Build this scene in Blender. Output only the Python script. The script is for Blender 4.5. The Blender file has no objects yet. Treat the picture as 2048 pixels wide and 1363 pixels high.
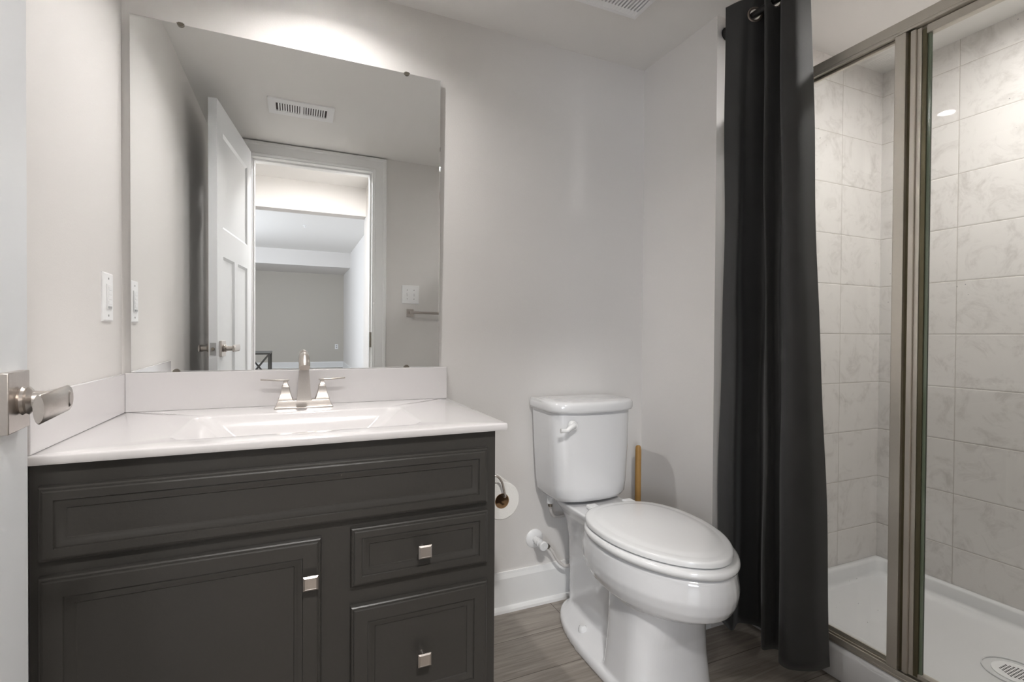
import bpy, bmesh, math, random
from mathutils import Vector, Matrix
random.seed(4)
sc = bpy.context.scene
C = sc.collection
PI = math.pi

# ------------------------------------------------------------------ camera
def make_camera():
    f, yaw, pitch, roll = 990.65, math.radians(23.522), math.radians(-.5896), math.radians(-.3729)
    fw = Vector((math.sin(yaw)*math.cos(pitch), math.cos(yaw)*math.cos(pitch), math.sin(pitch)))
    rt0 = Vector((math.cos(yaw), -math.sin(yaw), 0)); up0 = rt0.cross(fw)
    rt = rt0*math.cos(roll) - up0*math.sin(roll)
    up = rt0*math.sin(roll) + up0*math.cos(roll)
    cam = bpy.data.cameras.new('camera'); o = bpy.data.objects.new('camera', cam); C.objects.link(o)
    m = Matrix((rt, up, -fw)).transposed().to_4x4(); m.translation = (0, 0, 1.04)
    o.matrix_world = m
    cam.sensor_width = 36; cam.lens = f/2048*36; cam.clip_start = .02
    sc.camera = o
make_camera()

# ------------------------------------------------------------------ world, lights, exposure
w = bpy.data.worlds.new('world'); sc.world = w; w.use_nodes = True
w.node_tree.nodes['Background'].inputs[0].default_value = (.75, .82, 1, 1)
w.node_tree.nodes['Background'].inputs[1].default_value = .35
sc.view_settings.view_transform = 'Standard'
sc.view_settings.look = 'None'
sc.view_settings.exposure = 3.55
sc.view_settings.gamma = 1
VANITY_LAMP = 108.0      # emission strength of the recessed lamps
SHOWER_LAMP = 31.0
HALL_FILL = 34.0  # strength of the added fill shining in through the doorway
def area(name, loc, rot, sx, sy, power, col):
    l = bpy.data.lights.new(name, 'AREA'); l.shape = 'RECTANGLE'; l.size = sx; l.size_y = sy
    l.energy = power; l.color = col
    o = bpy.data.objects.new(name, l); C.objects.link(o); o.location = loc; o.rotation_euler = rot
    return o
# daylight through the window of the room beyond the hall
area('window_daylight', (-2.98, -5.2, 1.5), (0, -PI/2, 0), 1.5, 2.6, 11, (.88, .94, 1))

# ------------------------------------------------------------------ dimensions
D, XL, XB, CZ = 1.728, -.4536, 1.362, 2.175
SX, SY = 2.306, 1.328
YD = .06
CT = .817

# ------------------------------------------------------------------ materials
def s2l(c):
    c = c/255
    return c/12.92 if c <= .04045 else ((c+.055)/1.055)**2.4
def rgb(r, g, b): return (s2l(r), s2l(g), s2l(b), 1)
def mat(name, col, rough=.5, metal=0, coat=0, spec=.5, bump=0, bscale=80, var=0, emit=None, es=0):
    m = bpy.data.materials.new(name); m.use_nodes = True
    nt = m.node_tree; b = nt.nodes['Principled BSDF']
    b.inputs['Base Color'].default_value = col
    b.inputs['Roughness'].default_value = rough
    b.inputs['Metallic'].default_value = metal
    b.inputs['Coat Weight'].default_value = coat
    b.inputs['Coat Roughness'].default_value = .05
    b.inputs['Specular IOR Level'].default_value = spec
    tc = nt.nodes.new('ShaderNodeTexCoord')
    no = nt.nodes.new('ShaderNodeTexNoise'); no.inputs['Scale'].default_value = bscale; no.inputs['Detail'].default_value = 4
    nt.links.new(tc.outputs['Object'], no.inputs['Vector'])
    if bump:
        bp = nt.nodes.new('ShaderNodeBump'); bp.inputs['Strength'].default_value = bump; bp.inputs['Distance'].default_value = .002
        nt.links.new(no.outputs['Fac'], bp.inputs['Height']); nt.links.new(bp.outputs['Normal'], b.inputs['Normal'])
    if var:
        mx = nt.nodes.new('ShaderNodeMix'); mx.data_type = 'RGBA'
        mx.inputs[6].default_value = col
        mx.inputs[7].default_value = (col[0]*(1-var), col[1]*(1-var), col[2]*(1-var), 1)
        nt.links.new(no.outputs['Fac'], mx.inputs[0]); nt.links.new(mx.outputs[2], b.inputs['Base Color'])
    if emit:
        b.inputs['Emission Color'].default_value = emit; b.inputs['Emission Strength'].default_value = es
    return m
M = {}
M['wall'] = mat('wall_paint', rgb(227, 224, 221), .7, bump=.12, bscale=220, var=.02)
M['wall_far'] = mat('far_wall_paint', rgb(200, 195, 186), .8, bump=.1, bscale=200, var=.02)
M['ceiling'] = mat('ceiling_paint', rgb(236, 234, 231), .85, bump=.1, bscale=160, var=.02)
M['trim'] = mat('white_trim_paint', rgb(240, 240, 239), .35, var=.01)
M['door'] = mat('white_door_paint', rgb(229, 231, 233), .38, bump=.05, bscale=60, var=.01)
M['cabinet'] = mat('charcoal_cabinet_paint', rgb(64, 62, 59), .3, bump=.12, bscale=180, var=.12, spec=.4)
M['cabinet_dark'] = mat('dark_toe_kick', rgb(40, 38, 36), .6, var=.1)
M['counter'] = mat('white_cultured_marble', rgb(222, 219, 219), .14, coat=.4, var=.02, bscale=6)
M['porcelain'] = mat('white_porcelain', rgb(228, 228, 229), .08, coat=.8, var=.01, bscale=4)
M['plastic'] = mat('white_seat_plastic', rgb(232, 232, 232), .16, coat=.3, var=.01, bscale=5)
M['plate'] = mat('white_plate_plastic', rgb(245, 245, 245), .3, var=.01)
M['plate_grey'] = mat('light_grey_plastic', rgb(170, 170, 170), .4, var=.02)
M['nickel'] = mat('brushed_nickel', rgb(200, 193, 187), .30, .95, bump=.08, bscale=300, var=.08)
M['nickel_dark'] = mat('dark_satin_nickel', rgb(150, 144, 134), .28, 1, bump=.08, bscale=300, var=.08)  # darker nickel tone for small fittings
M['frame'] = mat('brushed_shower_frame_metal', rgb(214, 208, 198), .38, .75, bump=.05, bscale=200, var=.05)
M['frame_dark'] = mat('olive_bronze_seal_strip', rgb(112, 106, 84), .35, .7, var=.1)
M['glass_edge'] = mat('green_glass_edge', rgb(120, 132, 112), .15, coat=.3, var=.05)
M['black_metal'] = mat('black_rod_metal', rgb(40, 40, 40), .4, .6, var=.1)
M['grommet'] = mat('antique_nickel_grommet', rgb(150, 140, 132), .35, .8, var=.1)
M['rubber'] = mat('black_rubber', rgb(28, 28, 28), .6, var=.1)
M['dark'] = mat('dark_void', rgb(30, 28, 27), .9, var=.1)
M['slot_shade'] = mat('painted_slot_shade', rgb(82, 74, 72), .9, var=.1)  # dark colour stands in for the shade behind slats and louvres
M['paper'] = mat('white_tissue_paper', rgb(232, 230, 226), .95, bump=.4, bscale=350, var=.03)
M['card'] = mat('brown_cardboard_core', rgb(150, 118, 84), .9, var=.15)
M['wood'] = mat('light_varnished_wood', rgb(190, 146, 84), .45, bump=.1, bscale=40, var=.2)
M['hose'] = mat('white_supply_hose', rgb(212, 208, 204), .4, bump=.3, bscale=500, var=.04)
M['steel_dark'] = mat('dark_brushed_table_metal', rgb(84, 84, 82), .45, .3, var=.1)
M['screw'] = mat('small_screw_metal', rgb(150, 150, 148), .4, .8, var=.05)

def lamp_mat(name, s, col=(1, .976, .952, 1)):
    m = bpy.data.materials.new(name); m.use_nodes = True; nt = m.node_tree
    nt.nodes.clear(); e = nt.nodes.new('ShaderNodeEmission'); o = nt.nodes.new('ShaderNodeOutputMaterial')
    e.inputs[0].default_value = col; e.inputs[1].default_value = s
    nt.links.new(e.outputs[0], o.inputs[0]); return m
M['lamp'] = lamp_mat('lit_vanity_lamp_lens', VANITY_LAMP)
M['lamp_shower'] = lamp_mat('lit_shower_lamp_lens', SHOWER_LAMP)
M['fill_hall'] = lamp_mat('hall_fill_lens', HALL_FILL)

def mirror_mat():
    m = bpy.data.materials.new('silvered_mirror'); m.use_nodes = True
    b = m.node_tree.nodes['Principled BSDF']
    b.inputs['Base Color'].default_value = (.93, .94, .935, 1); b.inputs['Metallic'].default_value = 1
    b.inputs['Roughness'].default_value = 0.0
    return m
M['mirror'] = mirror_mat()
M['mirror_edge'] = mat('polished_glass_edge', rgb(190, 196, 192), .1, coat=.5)

def glass_mat():
    m = bpy.data.materials.new('clear_shower_glass'); m.use_nodes = True; nt = m.node_tree
    nt.nodes.clear()
    o = nt.nodes.new('ShaderNodeOutputMaterial'); mx = nt.nodes.new('ShaderNodeMixShader')
    t = nt.nodes.new('ShaderNodeBsdfTransparent'); t.inputs[0].default_value = (.975, .985, .978, 1)
    g = nt.nodes.new('ShaderNodeBsdfGlossy'); g.inputs['Roughness'].default_value = .01
    fr = nt.nodes.new('ShaderNodeFresnel'); fr.inputs[0].default_value = 1.45
    mu = nt.nodes.new('ShaderNodeMath'); mu.operation = 'MULTIPLY'; mu.inputs[1].default_value = .7; mu.use_clamp = True
    nt.links.new(fr.outputs[0], mu.inputs[0]); nt.links.new(mu.outputs[0], mx.inputs[0])
    nt.links.new(t.outputs[0], mx.inputs[1]); nt.links.new(g.outputs[0], mx.inputs[2])
    # dried water spots: faint milky specks
    tc = nt.nodes.new('ShaderNodeTexCoord'); vo = nt.nodes.new('ShaderNodeTexVoronoi'); vo.inputs['Scale'].default_value = 38
    no = nt.nodes.new('ShaderNodeTexNoise'); no.inputs['Scale'].default_value = 3.2
    nt.links.new(tc.outputs['Object'], vo.inputs['Vector']); nt.links.new(tc.outputs['Object'], no.inputs['Vector'])
    lt = nt.nodes.new('ShaderNodeMath'); lt.operation = 'LESS_THAN'; lt.inputs[1].default_value = .055
    gt = nt.nodes.new('ShaderNodeMath'); gt.operation = 'GREATER_THAN'; gt.inputs[1].default_value = .58
    m3 = nt.nodes.new('ShaderNodeMath'); m3.operation = 'MULTIPLY'; m4 = nt.nodes.new('ShaderNodeMath'); m4.operation = 'MULTIPLY'; m4.inputs[1].default_value = .35
    nt.links.new(vo.outputs['Distance'], lt.inputs[0]); nt.links.new(no.outputs['Fac'], gt.inputs[0])
    nt.links.new(lt.outputs[0], m3.inputs[0]); nt.links.new(gt.outputs[0], m3.inputs[1]); nt.links.new(m3.outputs[0], m4.inputs[0])
    df = nt.nodes.new('ShaderNodeBsdfDiffuse'); df.inputs[0].default_value = (.9, .9, .9, 1)
    m2 = nt.nodes.new('ShaderNodeMixShader'); nt.links.new(m4.outputs[0], m2.inputs[0])
    nt.links.new(mx.outputs[0], m2.inputs[1]); nt.links.new(df.outputs[0], m2.inputs[2])
    nt.links.new(m2.outputs[0], o.inputs[0])
    return m
M['glass'] = glass_mat()

def tile_mat(name, axis, v0):
    """stacked 20 cm high tiles; axis = which object axis runs along the wall, v0 = one vertical joint"""
    m = bpy.data.materials.new(name); m.use_nodes = True; nt = m.node_tree; b = nt.nodes['Principled BSDF']
    N = nt.nodes.new; Lk = nt.links.new
    tc = N('ShaderNodeTexCoord'); sp = N('ShaderNodeSeparateXYZ'); Lk(tc.outputs['Object'], sp.inputs[0])
    def mth(op, a, bb=None, clamp=False):
        n = N('ShaderNodeMath'); n.operation = op; n.use_clamp = clamp
        for i, x in enumerate((a, bb)):
            if x is None: continue
            if isinstance(x, (int, float)): n.inputs[i].default_value = x
            else: Lk(x, n.inputs[i])
        return n.outputs[0]
    def cell(o, off, size):
        q = mth('DIVIDE', mth('SUBTRACT', o, off), size)
        fl = mth('FLOOR', q); fr = mth('SUBTRACT', q, fl)
        e = mth('MULTIPLY', mth('MINIMUM', fr, mth('SUBTRACT', 1.0, fr)), size)
        return fl, e
    fu, eu = cell(sp.outputs[axis], v0, .305)
    fv, ev = cell(sp.outputs[2], 1.057, .2032)
    e = mth('MINIMUM', eu, ev)
    g = mth('LESS_THAN', e, .0010)
    mr = N('ShaderNodeMapRange'); mr.inputs['From Max'].default_value = .004; Lk(e, mr.inputs['Value'])
    # per tile offset of the marbling
    cb = N('ShaderNodeCombineXYZ'); Lk(mth('MULTIPLY', fu, 3.7), cb.inputs[0]); Lk(mth('MULTIPLY', fv, 5.3), cb.inputs[1]); Lk(mth('MULTIPLY', fu, 1.9), cb.inputs[2])
    va = N('ShaderNodeVectorMath'); Lk(tc.outputs['Object'], va.inputs[0]); Lk(cb.outputs[0], va.inputs[1])
    n1 = N('ShaderNodeTexNoise'); n1.inputs['Scale'].default_value = 11; n1.inputs['Detail'].default_value = 10; n1.inputs['Roughness'].default_value = .78; n1.inputs['Distortion'].default_value = .8
    Lk(va.outputs[0], n1.inputs['Vector'])
    cr = N('ShaderNodeValToRGB'); Lk(n1.outputs['Fac'], cr.inputs[0])
    cr.color_ramp.elements[0].position = .30; cr.color_ramp.elements[0].color = rgb(196, 191, 187)
    cr.color_ramp.elements[1].position = .50; cr.color_ramp.elements[1].color = rgb(223, 219, 216)
    mx = N('ShaderNodeMix'); mx.data_type = 'RGBA'; Lk(g, mx.inputs[0]); Lk(cr.outputs[0], mx.inputs[6]); mx.inputs[7].default_value = rgb(186, 179, 172)
    Lk(mx.outputs[2], b.inputs['Base Color'])
    bu = N('ShaderNodeBump'); bu.inputs['Strength'].default_value = .6; bu.inputs['Distance'].default_value = .0015
    Lk(mr.outputs[0], bu.inputs['Height']); Lk(bu.outputs['Normal'], b.inputs['Normal'])
    b.inputs['Roughness'].default_value = .32
    return m
M['tile_back'] = tile_mat('marbled_wall_tile_long_wall', 1, 1.057)
M['tile_side'] = tile_mat('marbled_wall_tile_side_wall', 0, 2.047)

def floor_mat():
    m = bpy.data.materials.new('grey_brown_plank_floor'); m.use_nodes = True; nt = m.node_tree; b = nt.nodes['Principled BSDF']
    N = nt.nodes.new; Lk = nt.links.new
    tc = N('ShaderNodeTexCoord')
    br = N('ShaderNodeTexBrick'); br.offset = .37; br.inputs['Scale'].default_value = 1; br.inputs['Brick Width'].default_value = 1.22; br.inputs['Row Height'].default_value = .178
    br.inputs['Mortar Size'].default_value = .0012; br.inputs['Mortar Smooth'].default_value = .1
    br.inputs['Color1'].default_value = (0, 0, 0, 1); br.inputs['Color2'].default_value = (1, 1, 1, 1); br.inputs['Mortar'].default_value = (.5, .5, .5, 1)
    mp0 = N('ShaderNodeMapping'); mp0.inputs['Location'].default_value = (.31, .06, 0); Lk(tc.outputs['Object'], mp0.inputs[0]); Lk(mp0.outputs[0], br.inputs['Vector'])
    mp = N('ShaderNodeMapping'); mp.inputs['Scale'].default_value = (1.6, 22, 1); Lk(tc.outputs['Object'], mp.inputs[0])
    sh = N('ShaderNodeVectorMath'); sh.operation = 'ADD'; Lk(mp.outputs[0], sh.inputs[0])
    sc2 = N('ShaderNodeVectorMath'); sc2.operation = 'SCALE'; sc2.inputs['Scale'].default_value = 9; Lk(br.outputs['Color'], sc2.inputs[0]); Lk(sc2.outputs[0], sh.inputs[1])
    n1 = N('ShaderNodeTexNoise'); n1.inputs['Scale'].default_value = 2.2; n1.inputs['Detail'].default_value = 9; n1.inputs['Roughness'].default_value = .62; n1.inputs['Distortion'].default_value = 1.2
    Lk(sh.outputs[0], n1.inputs['Vector'])
    cr = N('ShaderNodeValToRGB'); Lk(n1.outputs['Fac'], cr.inputs[0])
    cr.color_ramp.elements[0].position = .3; cr.color_ramp.elements[0].color = rgb(122, 114, 106)
    cr.color_ramp.elements[1].position = .68; cr.color_ramp.elements[1].color = rgb(166, 158, 149)
    hs = N('ShaderNodeHueSaturation'); Lk(cr.outputs[0], hs.inputs['Color'])
    mr = N('ShaderNodeMapRange'); mr.inputs['To Min'].default_value = .88; mr.inputs['To Max'].default_value = 1.08; Lk(br.outputs['Color'], mr.inputs['Value']); Lk(mr.outputs[0], hs.inputs['Value'])
    mx = N('ShaderNodeMix'); mx.data_type = 'RGBA'; Lk(br.outputs['Fac'], mx.inputs[0]); Lk(hs.outputs[0], mx.inputs[6]); mx.inputs[7].default_value = rgb(84, 74, 68)
    Lk(mx.outputs[2], b.inputs['Base Color'])
    b.inputs['Roughness'].default_value = .42
    bu = N('ShaderNodeBump'); bu.inputs['Strength'].default_value = .15; bu.inputs['Distance'].default_value = .001; Lk(n1.outputs['Fac'], bu.inputs['Height']); Lk(bu.outputs[0], b.inputs['Normal'])
    return m
M['floor'] = floor_mat()

def fabric_mat():
    m = bpy.data.materials.new('black_curtain_fabric'); m.use_nodes = True; nt = m.node_tree; b = nt.nodes['Principled BSDF']
    N = nt.nodes.new; Lk = nt.links.new
    tc = N('ShaderNodeTexCoord'); n = N('ShaderNodeTexNoise'); n.inputs['Scale'].default_value = 9; n.inputs['Detail'].default_value = 5
    Lk(tc.outputs['Object'], n.inputs['Vector'])
    cr = N('ShaderNodeValToRGB'); Lk(n.outputs['Fac'], cr.inputs[0])
    cr.color_ramp.elements[0].color = rgb(46, 46, 46); cr.color_ramp.elements[1].color = rgb(56, 56, 56)
    Lk(cr.outputs[0], b.inputs['Base Color'])
    b.inputs['Roughness'].default_value = .62; b.inputs['Sheen Weight'].default_value = .35; b.inputs['Sheen Roughness'].default_value = .4
    b.inputs['Sheen Tint'].default_value = (.6, .6, .6, 1)
    wv = N('ShaderNodeTexWave'); wv.inputs['Scale'].default_value = 600; wv.bands_direction = 'Z'; Lk(tc.outputs['Object'], wv.inputs['Vector'])
    ad = N('ShaderNodeMath'); ad.operation = 'MULTIPLY_ADD'; Lk(wv.outputs['Fac'], ad.inputs[0]); ad.inputs[1].default_value = .06; Lk(n.outputs['Fac'], ad.inputs[2])
    bu = N('ShaderNodeBump'); bu.inputs['Strength'].default_value = .35; bu.inputs['Distance'].default_value = .01; Lk(ad.outputs[0], bu.inputs['Height']); Lk(bu.outputs[0], b.inputs['Normal'])
    return m
M['fabric'] = fabric_mat()

# ------------------------------------------------------------------ mesh helpers
def obj(name, bm, m, parent=None, smooth=False, bevel=0, seg=2, kind=None, angle=35):
    me = bpy.data.meshes.new(name)
    bmesh.ops.recalc_face_normals(bm, faces=bm.faces)
    bm.to_mesh(me); bm.free()
    me.materials.append(M[m] if isinstance(m, str) else m)
    o = bpy.data.objects.new(name, me); C.objects.link(o)
    if parent: o.parent = parent
    if bevel:
        b = o.modifiers.new('bevel', 'BEVEL'); b.width = bevel; b.segments = seg; b.limit_method = 'ANGLE'; b.angle_limit = math.radians(30)
        b.harden_normals = False
    if smooth or bevel:
        for p in me.polygons: p.use_smooth = True
        try: me.set_sharp_from_angle(angle=math.radians(angle))
        except Exception: pass
    if kind: o['kind'] = kind
    return o
def thing(name, label, cat, loc=(0, 0, 0), rz=0, group=None):
    o = bpy.data.objects.new(name, None); C.objects.link(o); o.empty_display_size = .05
    o.location = loc; o.rotation_euler = (0, 0, rz); o['label'] = label; o['category'] = cat
    if group: o['group'] = group
    return o
def tag(o, label, cat, group=None):
    o['label'] = label; o['category'] = cat
    if group: o['group'] = group
    return o
def box(bm, x0, x1, y0, y1, z0, z1, mtx=None):
    vs = [bm.verts.new((x, y, z)) for x in (x0, x1) for y in (y0, y1) for z in (z0, z1)]
    if mtx is not None:
        for v in vs: v.co = mtx @ v.co
    for f in ((0, 1, 3, 2), (4, 6, 7, 5), (0, 4, 5, 1), (2, 3, 7, 6), (0, 2, 6, 4), (1, 5, 7, 3)):
        bm.faces.new([vs[i] for i in f])
    return vs
def B(*boxes):
    bm = bmesh.new()
    for b in boxes: box(bm, *b)
    return bm
def loft(bm, rings, cap0=True, cap1=True, closed=True):
    R = [[bm.verts.new(p) for p in r] for r in rings]
    n = len(R[0])
    for a, b in zip(R, R[1:]):
        for i in range(n if closed else n-1):
            j = (i+1) % n
            bm.faces.new((a[i], a[j], b[j], b[i]))
    if cap0: bm.faces.new(R[0][::-1])
    if cap1: bm.faces.new(R[-1])
    return R
def frame_from(d):
    d = Vector(d).normalized()
    a = Vector((0, 0, 1)) if abs(d.z) < .9 else Vector((1, 0, 0))
    u = d.cross(a).normalized(); v = d.cross(u).normalized()
    return u, v
def cyl(bm, p0, p1, r0, r1=None, n=24):
    r1 = r0 if r1 is None else r1
    p0, p1 = Vector(p0), Vector(p1); u, v = frame_from(p1-p0)
    rings = [[p+u*math.cos(t)*r+v*math.sin(t)*r for t in [2*PI*i/n for i in range(n)]] for p, r in ((p0, r0), (p1, r1))]
    loft(bm, rings)
def lathe(bm, origin, axis, prof, n=32):
    """prof = [(distance along axis, radius)]"""
    o = Vector(origin); ax = Vector(axis).normalized(); u, v = frame_from(ax)
    rings = [[o+ax*h+(u*math.cos(2*PI*i/n)+v*math.sin(2*PI*i/n))*max(r, 1e-5) for i in range(n)] for h, r in prof]
    loft(bm, rings)
def tube(bm, pts, r, n=12, flat=None):
    P = [Vector(p) for p in pts]; rings = []
    u = None
    for i, p in enumerate(P):
        d = (P[min(i+1, len(P)-1)]-P[max(i-1, 0)]).normalized()
        if u is None: u, v = frame_from(d)
        else:
            u = (u - d*u.dot(d)).normalized(); v = d.cross(u)
        rr = r[i] if isinstance(r, (list, tuple)) else r
        rings.append([p+(u*math.cos(2*PI*k/n)+v*math.sin(2*PI*k/n))*rr for k in range(n)])
    loft(bm, rings)
def catmull(pts, sub=6, closed=False):
    P = [Vector(p) for p in pts]; out = []; n = len(P)
    rng = range(n if closed else n-1)
    for i in rng:
        g = lambda k: P[k % n] if closed else P[max(0, min(n-1, k))]
        a, b, c, d = g(i-1), g(i), g(i+1), g(i+2)
        for s in range(sub):
            t = s/sub
            out.append(.5*((2*b)+(c-a)*t+(2*a-5*b+4*c-d)*t*t+(3*b-a-3*c+d)*t**3))
    if not closed: out.append(P[-1])
    return out
def rrect(x0, x1, y0, y1, r, z, n=6):
    pts = []
    r = max(min(r, (x1-x0)/2-1e-4, (y1-y0)/2-1e-4), 1e-4)
    for cx, cy, a0 in ((x1-r, y1-r, 0), (x0+r, y1-r, 90), (x0+r, y0+r, 180), (x1-r, y0+r, 270)):
        for k in range(n+1):
            a = math.radians(a0+90*k/n); pts.append(Vector((cx+r*math.cos(a), cy+r*math.sin(a), z)))
    return pts
def rectring_xz(x0, x1, z0, z1, y):
    return [(x0, y, z0), (x1, y, z0), (x1, y, z1), (x0, y, z1)]
def curve_tube(bm, pts, r, n=12, sub=6): tube(bm, catmull(pts, sub), r, n)

def struct(name, bm, m, **k):
    return obj(name, bm, m, kind='structure', **k)

# ------------------------------------------------------------------ shell of the bathroom
T = .10
struct('floor', B((-3.2, 2.5, -10.2, 1.85, -.1, 0)), 'floor')
struct('wall_back', B((XL-.1, SX+.3, D, D+.1, 0, CZ+.15)), 'wall')
struct('wall_left', B((XL-.1, XL, -.06, D, 0, CZ+.15)), 'wall')
struct('wall_right', B((XB, 1.545, SY, D, 0, CZ)), 'wall')
struct('wall_shower_side', B((1.545, SX, SY, D, 0, CZ)), 'tile_side')
struct('wall_shower_back', B((SX, SX+.1, -.06, D, 0, CZ+.15)), 'tile_back')
struct('wall_front', B((XL, -.262, -.06, YD, 0, CZ), (.471, SX, -.06, YD, 0, CZ), (-.262, .471, -.06, YD, 2.095, CZ)), 'wall')
VL, SL, CH = (.083, 1.42), (1.84, .68), .05      # recessed lamp centres, half side of the ceiling opening
struct('ceiling', B((XL, VL[0]-CH, -.06, D, CZ, CZ+.15), (VL[0]-CH, VL[0]+CH, -.06, VL[1]-CH, CZ, CZ+.15), (VL[0]-CH, VL[0]+CH, VL[1]+CH, D, CZ, CZ+.15), (VL[0]+CH, SX, -.06, D, CZ, CZ+.15)), 'ceiling')
# door jamb and casing
struct('trim_1', B((-.262, -.247, -.06, YD, 0, 2.095), (.456, .471, -.06, YD, 0, 2.095), (-.247, .456, -.06, YD, 2.08, 2.095),
                   (-.247, -.236, -.045, .012, 0, 2.08), (.445, .456, -.045, .012, 0, 2.08), (-.236, .445, -.045, .012, 2.069, 2.08)), 'trim', bevel=.001)
cas = bmesh.new()
prof = [(0, .0), (0, .010), (.008, .014), (.014, .012), (.060, .016), (.066, .020), (.078, .020), (.084, .012), (.084, 0)]
def casing(cas, y, sgn):
    x0, x1, z1 = -.254, .463, 2.087
    rings = [[(x0-i, y+sgn*d, 0) for i, d in prof], [(x0-i, y+sgn*d, min(z1+i, CZ-.001)) for i, d in prof],
             [(x1+i, y+sgn*d, min(z1+i, CZ-.001)) for i, d in prof], [(x1+i, y+sgn*d, 0) for i, d in prof]]
    loft(cas, rings)
casing(cas, YD, 1); casing(cas, -.06, -1)
struct('trim_2', cas, 'trim')
s = bmesh.new(); box(s, .4445, .4565, .012, .045, .93, 1.03)
obj('strike_plate', s, 'nickel_dark', bpy.data.objects['trim_1'])

def baseboard(name, x0, y0, x1, y1, nx, ny, h=.145, t=.014):
    """profile swept between two wall points; (nx, ny) points into the room"""
    bm = bmesh.new()
    pr = [(0, 0), (.028, 0), (.027, .010), (.021, .017), (t, .020), (t, h-.022), (.009, h-.008), (.007, h), (0, h)]
    loft(bm, [[(x0+nx*d, y0+ny*d, z) for d, z in pr], [(x1+nx*d, y1+ny*d, z) for d, z in pr]])
    return struct(name, bm, 'trim')
baseboard('baseboard_back', .478, D, XB, D, 0, -1)
baseboard('baseboard_right', XB, D-.0005, XB, SY, -1, 0)
baseboard('baseboard_left', XL, YD, XL, 1.18, 1, 0)
baseboard('baseboard_front', .55, YD, 1.50, YD, 0, 1)

# ------------------------------------------------------------------ hall and far room seen in the mirror
HX = .62
struct('wall_hall_right', B((HX, HX+.1, -1.75, -.06, 0, 2.41)), 'wall')
struct('wall_hall_bulkhead', B((-3.1, HX, -1.75, -1.6, 2.135, 2.41)), 'wall')
struct('ceiling_hall', B((-3.1, HX, -1.75, -.06, 2.41, 2.5)), 'ceiling')
struct('wall_hall_front', B((-3.1, XL-.1, -.06, .04, 0, 2.41), (XL-.1, HX+.1, -.06, .0, CZ+.15, 2.41)), 'wall')
struct('ceiling_far', B((-3.1, 1.11, -10.1, -1.75, 2.70, 2.8)), 'ceiling')
struct('wall_far_header', B((-3.1, HX+.1, -1.75, -1.66, 2.41, 2.8), (HX+.1, 1.2, -1.75, -1.66, 0, 2.8)), 'wall')
struct('wall_far_soffit', B((-3.1, 1.11, -10.0, -8.3, 2.37, 2.70)), 'wall')
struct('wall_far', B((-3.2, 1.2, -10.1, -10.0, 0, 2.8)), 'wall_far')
struct('wall_far_right', B((1.11, 1.2, -10.0, -1.75, 0, 2.8)), 'wall')
struct('wall_far_left', B((-3.1, -3.0, -10.0, -6.6, 0, 2.8), (-3.1, -3.0, -3.8, -.06, 0, 2.8), (-3.1, -3.0, -6.6, -3.8, 0, .7), (-3.1, -3.0, -6.6, -3.8, 2.3, 2.8)), 'wall')
baseboard('baseboard_far', -3.0, -10.0, 1.11, -10.0, 0, 1, .15)
baseboard('baseboard_far_right', 1.11, -10.0, 1.11, -1.75, -1, 0, .15)
wn = B((-3.06, -3.02, -6.6, -3.8, .7, .76), (-3.06, -3.02, -6.6, -3.8, 2.24, 2.3), (-3.06, -3.02, -6.6, -6.54, .76, 2.24), (-3.06, -3.02, -3.86, -3.8, .76, 2.24), (-3.06, -3.02, -5.23, -5.17, .76, 2.24))
struct('window_1', wn, 'trim')

# ------------------------------------------------------------------ recessed lamps and the added hall fill lamp
def lamp(label, x, y, z, r, m, group=None):
    t = thing('recessed_ceiling_lamp', label, 'ceiling light', (x, y, z))
    bm = bmesh.new(); n = 48
    pr = [(r*1.28, 0), (r*1.28, -.003), (r*1.2, -.006), (r*1.04, -.006), (r, -.003), (r, -.001)]
    loft(bm, [[(q*math.cos(2*PI*i/n), q*math.sin(2*PI*i/n), h) for i in range(n)] for q, h in pr], False, False)
    obj('trim_ring', bm, 'plate', t, smooth=True)
    bm = bmesh.new()
    bm.faces.new([bm.verts.new((r*math.cos(2*PI*i/n), r*math.sin(2*PI*i/n), -.0015)) for i in range(n)][::-1])
    me_o = obj('lens', bm, m, t)
    return t
def can_lamp(label, x, y, z, r, depth, m):
    t = thing('recessed_ceiling_lamp', label, 'ceiling light', (x, y, z))
    n = 48
    bm = bmesh.new()
    def ring(q, h): return [(q*math.cos(2*PI*i/n), q*math.sin(2*PI*i/n), h) for i in range(n)]
    loft(bm, [ring(.078, 0), ring(.078, -.003), ring(.070, -.006), ring(r+.004, -.005), ring(r, 0), ring(r, depth+.002), ring(r+.0015, depth+.002), ring(r+.0015, .0005), ring(.078, 0)], False, False)
    obj('trim_ring', bm, 'plate', t, smooth=True)
    bm = bmesh.new(); bm.faces.new([bm.verts.new(p) for p in ring(r, depth)][::-1]); obj('lens', bm, m, t)
can_lamp('round recessed lamp in bathroom ceiling above the mirror', VL[0], VL[1], CZ, .028, .0155, 'lamp')
lamp('round recessed lamp in the ceiling above the shower pan', SL[0], SL[1], CZ, .055, 'lamp_shower')
lamp('added round fill lamp in the hall ceiling outside the door', .1, -.55, 2.41, .11, 'fill_hall')  # added out of view to brighten the bathroom through the doorway

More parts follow.
